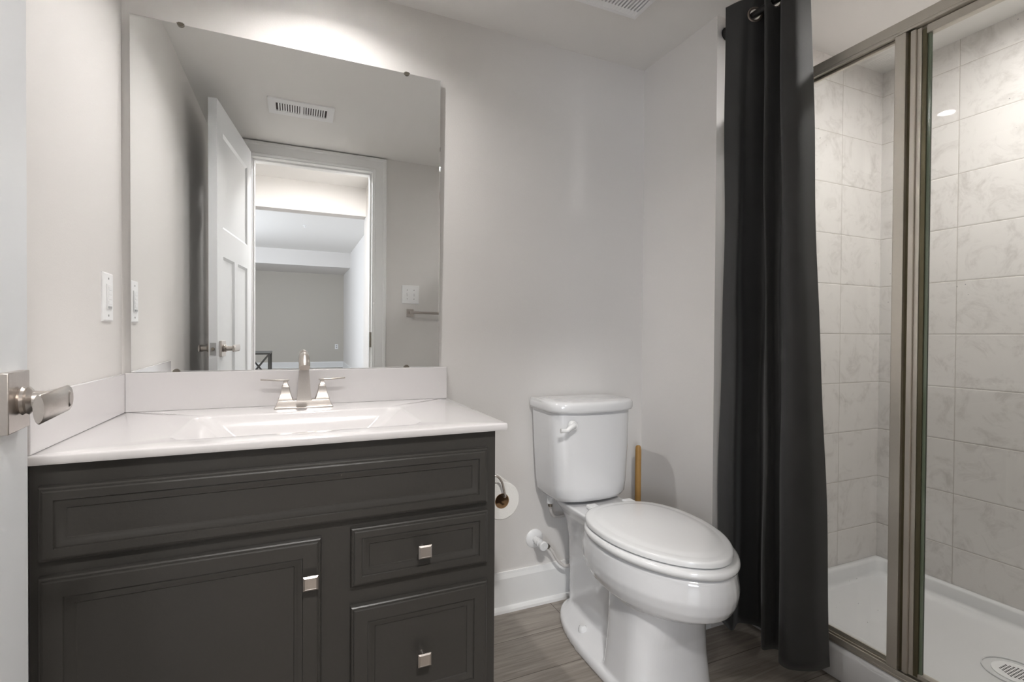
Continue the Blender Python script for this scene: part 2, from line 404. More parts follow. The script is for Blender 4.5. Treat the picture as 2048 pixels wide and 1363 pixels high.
# ------------------------------------------------------------------ vanity cabinet
FY, DY = 1.185, 1.166            # face frame front, door front
cab = thing('vanity_cabinet', 'charcoal painted vanity cabinet under the white sink top', 'cabinet', (.01, 1.45, 0))
def lp(bm, o=None): return bm
def obj_at(name, bm, m, parent, **k):
    bmesh.ops.translate(bm, verts=bm.verts, vec=-Vector(parent.location)); return obj(name, bm, m, parent, **k)
CX0, CX1 = XL+.003, .471
obj_at('face_frame', B((CX0, CX1, FY, FY+.02, .105, .798)), 'cabinet', cab, bevel=.0015)
obj_at('side_panel', B((CX0, CX0+.016, FY+.02, 1.724, .0, .798)), 'cabinet', cab)
obj_at('side_panel', B((CX1-.016, CX1, FY+.02, 1.724, .0, .798)), 'cabinet', cab, bevel=.001)
obj_at('bottom_panel', B((CX0+.016, CX1-.016, FY+.02, 1.72, .105, .12)), 'cabinet', cab)
obj_at('toe_kick', B((CX0+.016, CX1-.016, FY+.07, FY+.085, 0, .105)), 'cabinet_dark', cab)
def panel_front(x0, x1, z0, z1, flat, rec=.009):
    """recessed panel front: beaded outer edge, flat frame, ogee, sunk panel"""
    bm = bmesh.new()
    pr = [(0, FY), (0, DY+.010), (.0015, DY+.006), (.004, DY+.004), (.0065, DY+.0042), (.0072, DY+.0012), (.010, DY),
          (flat, DY), (flat+.0012, DY+.0035), (flat+.004, DY+.0028), (flat+.007, DY+.0033), (flat+.012, DY+.0058), (flat+.017, DY+.0068), (flat+.0185, DY+rec), (flat+.02, DY+rec)]
    rings = [rectring_xz(x0+i, x1-i, z0+i, z1-i, y) for i, y in pr]
    loft(bm, rings)
    return bm
def knob(x, z, parent, base):
    bm = bmesh.new()
    cyl(bm, (x, base, z), (x, DY-.019, z), .0065, .0055, 16)
    h = .0155; y = DY-.019
    rings = [rectring_xz(x-a, x+a, z-a, z+a, yy) for a, yy in ((h-.002, y), (h, y-.001), (h, y-.004), (h-.0035, y-.0065), (h-.0045, y-.0060))]
    loft(bm, rings)
    return obj_at('knob', bm, 'nickel', parent)
def sub(parent, name, bm, flatk=None):
    o = obj_at(name, bm, 'cabinet', parent, smooth=True, angle=22); return o
def knob_on(front, x, z, base):
    k = knob(x, z, cab, base); k.parent = front
f1 = sub(cab, 'false_drawer_front', panel_front(-.434, .446, .617, .757, .0245))
f2 = sub(cab, 'door', panel_front(-.434, .052, .142, .590, .038))
knob_on(f2, .029, .505, DY)
f3 = sub(cab, 'drawer', panel_front(.114, .447, .464, .600, .0235))
knob_on(f3, .279, .531, DY+.009)
f4 = sub(cab, 'drawer', panel_front(.114, .447, .142, .420, .037))
knob_on(f4, .279, .275, DY+.009)

# ------------------------------------------------------------------ vanity top with integral basin
vt = thing('vanity_sink_top', 'glossy white one-piece sink top with basin on the charcoal cabinet', 'sink', (.02, 1.45, .8))
bm = bmesh.new(); z0 = .799
X0, X1, Y0, Y1 = XL+.001, .497, 1.163, D-.002
bx0, bx1, by0, by1 = -.245, .292, 1.238, 1.556
def rr(x0, x1, y0, y1, r, z): return rrect(x0, x1, y0, y1, r, z, 8)
rings = [rr(bx0+.09, bx1-.09, by0+.05, by1-.04, .05, .690), rr(bx0+.04, bx1-.04, by0+.015, by1-.005, .05, .72), rr(bx0-.02, bx1+.02, by0-.02, by1+.015, .05, z0),
         rr(X0+.002, X1-.002, Y0+.002, Y1, .002, z0), rr(X0, X1, Y0, Y1, .003, z0+.003), rr(X0, X1, Y0, Y1, .003, CT-.004), rr(X0+.001, X1-.0015, Y0+.0015, Y1, .003, CT-.001), rr(X0+.004, X1-.004, Y0+.004, Y1, .004, CT),
         rr(bx0-.008, bx1+.008, by0-.008, by1+.008, .045, CT), rr(bx0-.002, bx1+.002, by0-.002, by1+.002, .040, CT-.0012), rr(bx0+.004, bx1-.004, by0+.003, by1-.002, .036, CT-.005), rr(bx0+.045, bx1-.045, by0+.02, by1-.010, .036, .775), rr(bx0+.085, bx1-.085, by0+.04, by1-.022, .038, .735),
         rr(bx0+.098, bx1-.098, by0+.055, by1-.034, .038, .716), rr(bx0+.12, bx1-.12, by0+.08, by1-.055, .04, .709), rr(bx0+.18, bx1-.18, by0+.12, by1-.09, .04, .707)]
loft(bm, rings)
obj_at('countertop', bm, 'counter', vt, smooth=True, angle=50)
obj_at('backsplash', B((XL+.012, .492, D-.020, D-.001, CT, .9285)), 'counter', vt, bevel=.002, seg=3)
obj_at('side_splash', B((XL+.001, XL+.012, 1.168, D-.001, CT, .9265)), 'counter', vt, bevel=.002, seg=3)
bm = bmesh.new(); lathe(bm, (.023, 1.41, .707), (0, 0, 1), [(0, .022), (.002, .022), (.003, .018), (.003, .014), (.007, .013), (.008, .0)])
obj_at('drain_stopper', bm, 'nickel', vt, smooth=True)

# ------------------------------------------------------------------ faucet
fc = thing('sink_faucet', 'brushed nickel two-handle faucet on the white sink top', 'faucet', (.022, 1.652, CT))
def frustum(bm, cx, cy, prof, fb=1.0):
    """prof = [(z, half x, half y)] rectangular section"""
    loft(bm, [[(cx-a, cy-b, z), (cx+a, cy-b, z), (cx+a, cy+b, z), (cx-a, cy+b, z)] for z, a, b in prof])
bm = bmesh.new(); frustum(bm, 0, 0, [(.0, .083, .029), (.003, .083, .029), (.005, .080, .027), (.022, .073, .021), (.024, .071, .019)])
obj('base_plate', bm, 'nickel', fc, smooth=True, bevel=.001, seg=2)
bm = bmesh.new(); frustum(bm, 0, 0, [(.022, .0215, .021), (.030, .0205, .0195), (.060, .0175, .0165), (.115, .014, .0135)])
# curved spout running forward from the column top
path = [(0, .010, .105, .013), (0, .008, .130, .0125), (0, 0, .150, .012), (0, -.015, .158, .0125), (0, -.035, .157, .0135), (0, -.055, .150, .0148), (0, -.072, .138, .0155), (0, -.080, .126, .0155)]
P = [Vector(p[:3]) for p in path]; rings = []
for i, p in enumerate(P):
    d = (P[min(i+1, len(P)-1)]-P[max(0, i-1)]).normalized(); u = Vector((1, 0, 0)); v = d.cross(u).normalized(); r = path[i][3]
    rings.append([p+u*math.cos(a)*r+v*math.sin(a)*r*.95 for a in [2*PI*k/20 for k in range(20)]])
loft(bm, rings)
obj('spout', bm, 'nickel', fc, smooth=True, angle=40)
bm = bmesh.new(); lathe(bm, (0, .022, .120), (0, 0, 1), [(0, .003), (.04, .003), (.041, .006), (.046, .0075), (.052, .004), (.053, 0)])
obj('lift_rod', bm, 'nickel', fc, smooth=True)
for sgn in (-1, 1):
    cx = sgn*.052
    bm = bmesh.new(); frustum(bm, cx, 0, [(.023, .021, .020), (.027, .0205, .0195), (.036, .0165, .016), (.050, .0128, .0125), (.062, .0108, .0108), (.065, .011, .011), (.073, .0065, .0065), (.081, .006, .006)])
    h = obj('handle', bm, 'nickel', fc, bevel=.0015, seg=3)
    bm = bmesh.new(); x0, x1 = cx-sgn*.010, cx+sgn*.068
    rings = [[(x, -w, z-.0022), (x, w, z-.0022), (x, w, z+.0022), (x, -w, z+.0022)] for x, w, z in ((x0, .006, .084), (x0+sgn*.02, .0075, .084), (x1-sgn*.004, .006, .087), (x1, .0045, .0875))]
    loft(bm, rings)
    obj('lever', bm, 'nickel', h, bevel=.001)

# ------------------------------------------------------------------ mirror (leans half a degree off the wall)
mr = thing('wall_mirror', 'large frameless rectangular mirror standing on the backsplash', 'mirror', (.017, D-.010, .9295))
tilt = math.radians(.5)
mr.rotation_euler = (tilt, 0, 0)
W, H = .447, 1.006
bm = bmesh.new()
loft(bm, [rectring_xz(-W+i, W-i, i, H-i, y) for i, y in ((0, .0045), (0, .0004), (.0012, 0))])
g = obj('mirror_glass', bm, 'mirror', mr)
g.data.materials.append(M['mirror_edge'])
for p in g.data.polygons:
    if abs(p.normal.y) < .7: p.material_index = 1
for x, z, s_ in ((-.326, H, 1), (.328, H, 1), (-.338, 0, -1), (.332, 0, -1)):
    bm = bmesh.new(); n = 16
    sh = [(math.cos(PI*i/n)*.0095, -s_*math.sin(PI*i/n)*.0095+s_*.0015) for i in range(n+1)]
    loft(bm, [[(x+a, y, z+b) for a, b in sh] for y in (-.0045, -.0010)])
    box(bm, x-.006, x+.006, -.0045, .0045, min(z+s_*.0005, z+s_*.0035), max(z+s_*.0005, z+s_*.0035))
    obj('mirror_clip', bm, 'nickel_dark', mr)

# ------------------------------------------------------------------ electrical plates
def plate_mesh(w, h, t=.0055):
    bm = bmesh.new()
    loft(bm, [rectring_xz(-w+i, w-i, -h+i, h-i, -y) for i, y in ((0, 0), (0, t*.5), (.002, t*.85), (.004, t))])
    return bm
def place(o, loc, rz): o.location = loc; o.rotation_euler = (0, 0, rz)
tp = thing('fan_timer_plate', 'white single plate with upright rectangular control on left wall', 'switch')
obj('plate', plate_mesh(.037, .063), 'plate', tp)
ct = obj('control_insert', B((-.0165, .0165, -.0085, -.005, -.033, .033)), 'plate', tp, bevel=.0012)
for i, z in enumerate((.022, .010, -.002, -.014)):
    bm = B((-.011, .011, -.0095, -.0084, z-.0045, z+.0045)); obj('button', bm, 'plate', ct, bevel=.0008)
obj('slide_bar', B((-.012, .012, -.0095, -.0084, -.030, -.024)), 'plate_grey', ct)
for z in (.048, -.048):
    bm = bmesh.new(); lathe(bm, (0, -.005, z), (0, -1, 0), [(0, .003), (.001, .0028), (.0012, 0)], 12); obj('screw', bm, 'screw', tp)
place(tp, (XL, 1.602, 1.134), PI/2)

sw = thing('double_switch_plate', 'white double toggle switch plate on front wall above the towel bar', 'switch')
obj('plate', plate_mesh(.058, .062), 'plate', sw)
for x in (-.023, .023):
    bm = bmesh.new(); loft(bm, [rectring_xz(x-a, x+a, z-b, z+b, -y) for a, z, b, y in ((.005, 0, .012, .005), (.005, 0, .012, .006), (.0038, .004, .005, .013), (.003, .005, .0035, .014))])
    obj('toggle', bm, 'plate', sw)
    for z in (.03, -.03):
        bm = bmesh.new(); lathe(bm, (x, -.005, z), (0, -1, 0), [(0, .003), (.001, .0028), (.0012, 0)], 12); obj('screw', bm, 'screw', sw)
place(sw, (.711, YD, 1.287), PI)

ol = thing('wall_outlet', 'small white outlet low on the far wall seen in the mirror', 'outlet')
obj('plate', plate_mesh(.04, .06), 'plate', ol)
for z in (.022, -.022): obj('socket', B((-.016, .016, -.0075, -.0054, z-.014, z+.014)), 'plate_grey', ol, bevel=.001)
place(ol, (.943, -10.0, .53), PI)

# ------------------------------------------------------------------ towel bar
tb = thing('towel_bar', 'brushed nickel square-post towel bar on front wall below the switch', 'towel bar', (.708, YD, 1.163))
for x in (0, .58):
    obj('mounting_post', B((x-.024, x+.024, 0, .010, -.026, .026), (x-.010, x+.010, .010, .062, -.010, .010)), 'nickel', tb, bevel=.0015)
bm = bmesh.new(); cyl(bm, (0, .055, 0), (.58, .055, 0), .0085); obj('bar', bm, 'nickel', tb, smooth=True)

# ------------------------------------------------------------------ ceiling register and exhaust fan
rg = thing('ceiling_air_register', 'white louvred air register flat on bathroom ceiling seen in mirror', 'vent', (.023, .64, CZ))
bm = B((-.155, .155, -.095, -.050, -.007, 0), (-.155, .155, .050, .095, -.007, 0), (-.155, -.120, -.050, .050, -.007, 0), (.120, .155, -.050, .050, -.007, 0), (-.008, .008, -.050, .050, -.007, 0))
obj('register_frame', bm, 'plate', rg)
obj('dark_duct_opening', B((-.12, .12, -.05, .05, -.0012, -.0002)), 'slot_shade', rg)  # thin dark sheet, duct shade painted as colour
bm = bmesh.new()
for sx in (-1, 1):
    for k in range(9):
        x = sx*(.015+.0115*k)
        box(bm, -.0035, .0035, -.050, .050, -.0008, .0008, Matrix.Translation((x, 0, -.0045)) @ Matrix.Rotation(sx*math.radians(30), 4, 'Y'))
obj('louvres', bm, 'plate', rg)

fn = thing('exhaust_fan_grille', 'white slotted exhaust fan grille on ceiling above the toilet', 'vent', (.955, 1.305, CZ))
a = .145
bm = bmesh.new()
outer = [(-a, -a), (a, -a), (a, a), (-a, a)]; pr = [(0, 0), (0, -.008), (.006, -.016), (.022, -.020), (.022, -.012)]
loft(bm, [[(x-math.copysign(i, x), y-math.copysign(i, y), z) for x, y in outer] for i, z in pr], False, False)
obj('grille_frame', bm, 'plate', fn)
obj('fan_cavity', B((-a+.02, a-.02, -a+.02, a-.02, -.0045, -.001)), 'slot_shade', fn)  # thin dark backing, shade behind the slats painted as colour
bm = bmesh.new(); n = 19; pitch = 2*(a-.022)/n
for k in range(n+1):
    x = -(a-.022)+pitch*k
    lo, hi = (-.0032, .0032)
    box(bm, x+lo, x+hi, -a+.020, a-.020, -.0195, -.009)
box(bm, -a+.02, a-.02, a-.046, a-.020, -.0190, -.010); box(bm, -a+.02, a-.02, -a+.02, -a+.046, -.0190, -.010)
obj('grille_slats', bm, 'plate', fn)

# ------------------------------------------------------------------ door leaf, open against the left wall
dl = bpy.data.objects.new('door_1', None); C.objects.link(dl); dl['kind'] = 'structure'
DA = math.atan2(.0815, .702)     # leaf leans towards the left wall
dl.location = (-.2445, .150, 0); dl.rotation_euler = (0, 0, DA)
# local frame: y runs from hinge to latch, the room-side face is x = 0, thickness to -x
DW, DT, DH = .711, .035, 2.075
PAN = [(.10, .611, 1.515, 1.955), (.10, .320, .24, 1.385), (.391, .611, .24, 1.385)]
bm = bmesh.new()
ys = sorted({0, DW} | {p[0] for p in PAN} | {p[1] for p in PAN}); zs = sorted({.008, DH} | {p[2] for p in PAN} | {p[3] for p in PAN})
for side in (0, -DT):
    s_ = -1 if side == 0 else 1
    for i in range(len(ys)-1):
        for j in range(len(zs)-1):
            y0, y1, z0_, z1_ = ys[i], ys[i+1], zs[j], zs[j+1]
            inside = any(p[0] <= y0 and y1 <= p[1] and p[2] <= z0_ and z1_ <= p[3] for p in PAN)
            if not inside:
                bm.faces.new([bm.verts.new((side, a_, b_)) for a_, b_ in ((y0, z0_), (y1, z0_), (y1, z1_), (y0, z1_))])
    for y0, y1, z0_, z1_ in PAN:
        loft(bm, [[(side+s_*d, y0+i, z0_+i), (side+s_*d, y1-i, z0_+i), (side+s_*d, y1-i, z1_-i), (side+s_*d, y0+i, z1_-i)] for i, d in ((0, 0), (.012, .008), (.014, .008))], False, True)
for a_, b_ in (((0, .008), (DW, .008)), ((DW, .008), (DW, DH)), ((DW, DH), (0, DH)), ((0, DH), (0, .008))):
    bm.faces.new([bm.verts.new(q) for q in ((0, a_[0], a_[1]), (0, b_[0], b_[1]), (-DT, b_[0], b_[1]), (-DT, a_[0], a_[1]))])
bmesh.ops.remove_doubles(bm, verts=bm.verts, dist=1e-5)
leaf = obj('door_leaf', bm, 'door', dl)
def lever_set(side):
    s_ = 1 if side > 0 else -1
    x0 = 0 if side > 0 else -DT
    yb, z = DW-.066, .957
    bm = bmesh.new()
    box(bm, *sorted((x0, x0+s_*.010)), yb-.036, yb+.036, z-.036, z+.036)
    r = obj('door_handle', bm, 'nickel', dl, bevel=.0012)
    bm = bmesh.new()
    lathe(bm, (x0+s_*.010, yb, z), (s_, 0, 0), [(0, .0150), (.003, .0175), (.006, .0155), (.009, .0172), (.012, .0135), (.013, .0115), (.034, .0105), (.046, .0105), (.048, .008)], 28)
    obj('handle_neck', bm, 'nickel', r, smooth=True)
    bm = bmesh.new(); n = 20
    # flat oval bar running back towards the hinge
    rings = []
    for y, k in ((yb+.016, .55), (yb+.0175, .8), (yb+.0165, .93), (yb+.012, 1), (yb-.102, 1), (yb-.104, .9)):
        rings.append([(x0+s_*.052+math.cos(2*PI*i/n)*.0052*(k if k < .99 else 1), y, z+math.sin(2*PI*i/n)*.0165*k) for i in range(n)])
    loft(bm, rings)
    obj('handle_lever', bm, 'nickel', r, smooth=True, angle=50)
lever_set(1); lever_set(-1)
bm = bmesh.new(); box(bm, -DT/2-.0125, -DT/2+.0125, DW-.0005, DW+.0012, .957-.028, .957+.028)
lpz = obj('latch_plate', bm, 'plate_grey', dl)
bm = bmesh.new(); cyl(bm, (-DT/2, DW+.0005, .957), (-DT/2, DW+.009, .957), .008, .007, 16); obj('latch_bolt', bm, 'nickel_dark', lpz)
for z in (.25, 1.05, 1.85):
    bm = bmesh.new(); cyl(bm, (-DT-.004, -.004, z-.045), (-DT-.004, -.004, z+.045), .006, n=12); box(bm, -DT, -.006, -.0025, .0005, z-.044, z+.044); obj('hinge', bm, 'nickel', dl)

# ------------------------------------------------------------------ toilet
TX = .998
to = thing('toilet', 'white two-piece elongated toilet with closed lid against the back wall', 'toilet', (TX, D-.012, 0), 0)
# local: x sideways, y = -distance from wall
def SK(d): return 0.0
def sec(d0, d1, hw, z, wide=.5, n=48, e=2.25, eb=2.6, cxo=0):
    """closed plan outline from distance d0 (rear) to d1 (front), half width hw, widest at fraction `wide`"""
    dm = d0+(d1-d0)*wide; pts = []
    for k in range(n):
        a = 2*PI*k/n; c, s_ = math.cos(a), math.sin(a)
        if s_ >= 0: ex, L = e, d1-dm
        else: ex, L = eb, dm-d0
        x = math.copysign(abs(c)**(2/ex), c)*hw; d = dm+math.copysign(abs(s_)**(2/ex), s_)*L
        pts.append(Vector((x+cxo, -d, z)))
    return pts
def remeshed(name, parts, m, parent, voxel=.006, it=5):
    """union several closed meshes into one smooth surface"""
    bm = bmesh.new()
    for rings in parts: loft(bm, rings)
    bmesh.ops.recalc_face_normals(bm, faces=bm.faces)
    me = bpy.data.meshes.new('tmp'); bm.to_mesh(me); bm.free()
    o = bpy.data.objects.new('tmp', me); C.objects.link(o)
    r = o.modifiers.new('r', 'REMESH'); r.mode = 'VOXEL'; r.voxel_size = voxel; r.use_smooth_shade = True
    s_ = o.modifiers.new('s', 'SMOOTH'); s_.factor = .5; s_.iterations = it
    dg = bpy.context.evaluated_depsgraph_get(); dg.update()
    me2 = bpy.data.meshes.new_from_object(o.evaluated_get(dg)); me2.name = name
    bpy.data.objects.remove(o)
    me2.materials.clear(); me2.materials.append(M[m])
    for p in me2.polygons: p.use_smooth = True
    q = bpy.data.objects.new(name, me2); C.objects.link(q); q.parent = parent
    return q
q = .031
bowl = [sec(.42, .640, .10, .262, .5, e=1.9, cxo=q), sec(.33, .712, .156, .268, .48, e=1.9, cxo=q), sec(.274, .746, .180, .288, .46, e=1.9, cxo=q), sec(.252, .760, .190, .312, .44, e=1.9, cxo=q), sec(.242, .766, .194, .34, .44, e=1.9, cxo=q),
        sec(.240, .766, .192, .365, .44, e=1.85, cxo=q), sec(.244, .760, .187, .395, .44, e=1.85, cxo=q), sec(.252, .752, .180, .404, .44, e=1.85, cxo=q)]
ped = [sec(.425, .635, .150, 0, .5, e=3.2, eb=7, cxo=.010), sec(.425, .632, .149, .02, .5, e=3.2, eb=7, cxo=.010), sec(.43, .625, .142, .09, .5, e=3, eb=7, cxo=.012), sec(.43, .625, .137, .16, .5, e=2.8, eb=7, cxo=.014), sec(.42, .64, .134, .24, .5, eb=6, cxo=.016), sec(.40, .66, .135, .29, .5, eb=4, cxo=.02)]
rear = [sec(.080, .47, .060, 0, .5, e=3.5, eb=5), sec(.080, .47, .060, .15, .5, e=3.5, eb=5), sec(.075, .47, .062, .28, .5, e=3.5, eb=5), sec(.065, .45, .070, .345, .5, e=3.5, eb=5), sec(.045, .42, .086, .382, .5, e=3.5, eb=5, cxo=.006), sec(.035, .40, .112, .415, .5, e=3.5, eb=6, cxo=.010), sec(.035, .39, .118, .434, .5, e=3.5, eb=6, cxo=.010)]
foot = [sec(.050, .60, .152, 0, .62, e=5, eb=2.3), sec(.050, .60, .152, .020, .62, e=5, eb=2.3), sec(.056, .595, .146, .030, .62, e=5, eb=2.3), sec(.072, .58, .128, .036, .6, e=5, eb=2.4), sec(.09, .54, .070, .060, .6, e=4, eb=2.6), sec(.10, .54, .062, .10, .6, e=4, eb=3)]
haunch = [sec(.16, .50, .060, .02, .5), sec(.18, .50, .062, .15, .6), sec(.22, .50, .085, .27, .6, cxo=.015), sec(.24, .50, .10, .30, .6, cxo=.015)]
remeshed('bowl', [bowl, ped, rear, foot, haunch], 'porcelain', to, .0045, 4)
# tank
def tsec(w, d0, d1, z, bow, r=.06):
    """tank outline: flat back, bowed front, rounded corners"""
    pts = []; n = 10
    pts.append((-w, d0)); pts.append((w, d0))
    m_ = 24
    for k in range(m_+1):
        t = k/m_; a = math.cos(PI*t)          # 1 .. -1
        x = a*w; q = (1-abs(a)**3.6)**(1/3.6) if abs(a) < 1 else 0
        d = (d1-bow-r)+r*q + bow*(1-a*a)
        pts.append((x, d))
    return [Vector((x, -d, z)) for x, d in pts]
bm = bmesh.new()
loft(bm, [tsec(.125, .04, .185, .444, .020), tsec(.142, .028, .205, .449, .022), tsec(.151, .022, .214, .465, .023), tsec(.155, .018, .216, .50, .023), tsec(.162, .015, .217, .62, .023), tsec(.168, .012, .214, .767, .022)])
obj('tank', bm, 'porcelain', to, smooth=True, angle=60)
bm = bmesh.new()
loft(bm, [tsec(.168, .010, .222, .767, .024, .06), tsec(.174, .006, .229, .770, .025, .06), tsec(.176, .005, .232, .778, .026, .06), tsec(.176, .005, .232, .796, .026, .06), tsec(.173, .007, .229, .803, .026, .06), tsec(.169, .012, .220, .807, .024, .06), tsec(.13, .03, .18, .8085, .018, .03)])
obj('tank_lid', bm, 'porcelain', to, smooth=True, angle=60)
# flush lever
bm = bmesh.new(); lathe(bm, (-.112, -.212, .728), (0, -1, 0), [(0, .017), (.012, .017), (.017, .014), (.018, 0)], 24)
fl = obj('flush_lever', bm, 'plastic', to, smooth=True)
bm = bmesh.new(); curve_tube(bm, [(-.112, -.228, .730), (-.130, -.234, .724), (-.146, -.236, .716), (-.168, -.232, .716)], [.010]*6+[.009]*6+[.007]*6+[.0085], 12, 6)
obj('lever_arm', bm, 'plastic', fl, smooth=True)
# seat ring, lid
def egg(sc_, z, off=0): return sec(.250+off, .768-off, .194-off, z, .44, n=64, e=1.85, eb=2.5, cxo=q)
bm = bmesh.new()
loft(bm, [egg(1, .405, .012), egg(1, .409, .003), egg(1, .416, 0), egg(1, .424, .002), egg(1, .428, .010)])
obj('seat', bm, 'plastic', to, smooth=True, angle=50)
def egl(z, off=0): return sec(.246+off, .748-off, .184-off, z, .44, n=64, e=1.85, eb=2.5, cxo=q)
bm = bmesh.new()
loft(bm, [egl(.4305, .006), egl(.434, .0), egl(.444, .0), egl(.4485, .0025), egl(.4505, .008), egl(.4508, .024), egl(.4515, .030), egl(.4545, .040), egl(.4560, .055), egl(.4570, .10), egl(.4575, .14)])
obj('seat_lid', bm, 'plastic', to, smooth=True, angle=50)
for sx in (-1, 1):
    bm = bmesh.new(); box(bm, sx*.075-.020+q, sx*.075+.020+q, -.268, -.228, .4345, .450)
    obj('hinge', bm, 'plastic', to, bevel=.006, seg=3)
    bm = bmesh.new(); lathe(bm, (sx*.104, -.280, .034), (0, 0, 1), [(0, .0155), (.012, .0155), (.020, .013), (.025, .008), (.026, 0)], 24)
    obj('bolt_cap', bm, 'plastic', to, smooth=True)

# ------------------------------------------------------------------ shutoff valve and supply hose
sv = thing('shutoff_valve', 'white water shutoff valve with round escutcheon on the back wall', 'valve', (.852, D, .252))
bm = bmesh.new(); lathe(bm, (0, 0, 0), (0, -1, 0), [(0, .036), (.003, .036), (.008, .030), (.011, .016), (.011, 0)], 36); obj('escutcheon', bm, 'plate', sv, smooth=True)
bm = bmesh.new()
lathe(bm, (0, -.008, 0), (0, -1, 0), [(0, .012), (.020, .012), (.021, .0145), (.030, .0145), (.031, .0125), (.036, .0125), (.037, .0150), (.046, .0150), (.047, .010), (.070, .009)], 20)
cyl(bm, (0, -.048, 0), (.030, -.048, -.016), .008, n=16)
obj('valve_body', bm, 'plastic', sv, smooth=True, angle=30)
bm = bmesh.new(); lathe(bm, (0, -.076, 0), (0, -1, 0), [(0, .012), (.001, .0175), (.008, .0175), (.010, .015), (.0105, .004), (.0095, .003)], 28); obj('valve_handle', bm, 'plastic', sv, smooth=True)
hs = bmesh.new()
curve_tube(hs, [(.884, 1.680, .235), (.905, 1.676, .214), (.925, 1.672, .178), (.955, 1.670, .150), (.990, 1.678, .150), (1.04, 1.690, .185), (1.065, 1.693, .25), (1.04, 1.692, .315), (.985, 1.688, .338), (.930, 1.672, .345), (.893, 1.655, .362), (.876, 1.642, .395), (.872, 1.636, .418)], .0062, 12, 6)
sh = thing('water_supply_hose', 'white flexible supply hose looping behind the toilet to its tank', 'hose', (.884, 1.68, .235))
obj_at('hose', hs, 'hose', sh, smooth=True)
bm = bmesh.new(); cyl(bm, (.872, 1.636, .416), (.872, 1.636, .446), .0125, n=8); obj_at('tank_nut', bm, 'plastic', sh)
bm = bmesh.new(); cyl(bm, (.872, 1.636, .404), (.872, 1.636, .416), .0085, n=8); obj_at('collar', bm, 'nickel_dark', sh)
bm = bmesh.new(); cyl(bm, (.881, 1.680, .2375), (.890, 1.679, .230), .0095, n=8); obj_at('compression_nut', bm, 'nickel_dark', sh)

# ------------------------------------------------------------------ plunger behind the toilet
pg = thing('toilet_plunger', 'plunger with light wooden stick standing behind the toilet by the corner', 'plunger', (1.272, 1.632, 0))
bm = bmesh.new(); lathe(bm, (0, 0, .09), (0, 0, 1), [(0, .0125), (.49, .0120), (.505, .0105), (.510, .006), (.511, 0)], 20); obj('stick', bm, 'wood', pg, smooth=True, angle=50)
bm = bmesh.new(); lathe(bm, (0, 0, 0), (0, 0, 1), [(0, .055), (.006, .058), (.03, .054), (.055, .044), (.07, .024), (.085, .020), (.11, .018), (.111, 0)], 28); obj('rubber_cup', bm, 'rubber', pg, smooth=True)

# ------------------------------------------------------------------ toilet paper on its wire holder
RX, RY, RZ = .532, 1.285, .575
hd = thing('paper_holder', 'bent chrome wire paper holder fixed to the cabinet side', 'paper holder', (.471, 1.335, .65))
bm = B((.0, .006, -.02, .02, -.02, .02)); obj('mounting_plate', bm, 'nickel', hd, bevel=.0015)
bm = bmesh.new()
curve_tube(bm, [(.006, 0, .0), (.015, 0, .002), (.022, -.03, .004), (.027, -.063, .004), (.040, -.070, .001), (.052, -.070, -.016), (.060, -.069, -.045), (.063, -.068, -.056), (.064, -.06, -.0605), (.064, -.045, -.0608), (.064, .03, -.0608), (.064, .048, -.0608)], .0032, 10, 6)
obj('wire_arm', bm, 'nickel', hd, smooth=True)
tr = thing('toilet_paper_roll', 'white toilet paper roll hanging beside the charcoal cabinet', 'toilet paper', (RX, RY, RZ))
n = 48
def ringp(r, y): return [(r*math.cos(2*PI*i/n), y, r*math.sin(2*PI*i/n)) for i in range(n)]
bm = bmesh.new(); loft(bm, [ringp(.0215, 0), ringp(.0515, 0), ringp(.0535, .002), ringp(.0535, .098), ringp(.0515, .1), ringp(.0215, .1), ringp(.0215, 0)], False, False); bmesh.ops.remove_doubles(bm, verts=bm.verts, dist=1e-5)
obj('paper', bm, 'paper', tr, smooth=True, angle=40)
bm = bmesh.new(); loft(bm, [ringp(.0214, .0005), ringp(.0199, .0005), ringp(.0199, .0995), ringp(.0214, .0995), ringp(.0214, .0005)], False, False); bmesh.ops.remove_doubles(bm, verts=bm.verts, dist=1e-5)
obj('cardboard_core', bm, 'card', tr, smooth=True, angle=40)

# ------------------------------------------------------------------ shower pan
pn = thing('shower_pan', 'white acrylic shower pan with a raised front curb', 'shower pan', (1.90, .70, 0))
px0, px1, py0, py1 = 1.509, SX-.001, YD+.001, SY-.001
bm = bmesh.new()
R4 = lambda x0, x1, y0, y1, r, z: rrect(x0, x1, y0, y1, r, z, 6)
rings = [R4(px0+.004, px1, py0, py1, .003, 0.0), R4(px0, px1, py0, py1, .004, .004), R4(px0, px1, py0, py1, .006, .088), R4(px0+.004, px1, py0, py1, .008, .099), R4(px0+.012, px1, py0, py1, .010, .102),
         R4(px0+.070, px1-.012, py0+.012, py1-.012, .012, .104), R4(px0+.080, px1-.020, py0+.020, py1-.020, .02, .102), R4(px0+.088, px1-.026, py0+.026, py1-.026, .03, .094), R4(px0+.092, px1-.030, py0+.030, py1-.030, .035, .060), R4(px0+.098, px1-.036, py0+.036, py1-.036, .04, .050), R4(px0+.115, px1-.052, py0+.052, py1-.052, .05, .046), R4(px0+.30, px1-.26, py0+.45, py1-.45, .05, .042)]
loft(bm, rings)
obj_at('pan_body', bm, 'porcelain', pn, smooth=True, angle=60)
bm = bmesh.new(); nn = 40
cx, cy = 1.972, .742
lathe(bm, (cx, cy, .0445), (0, 0, 1), [(-.003, .056), (.0008, .056), (.0014, .054), (.0014, .042), (.0006, .040), (.0006, 0)], 48)
dr = obj_at('drain', bm, 'plate', pn, smooth=True, angle=25)
bm = bmesh.new()
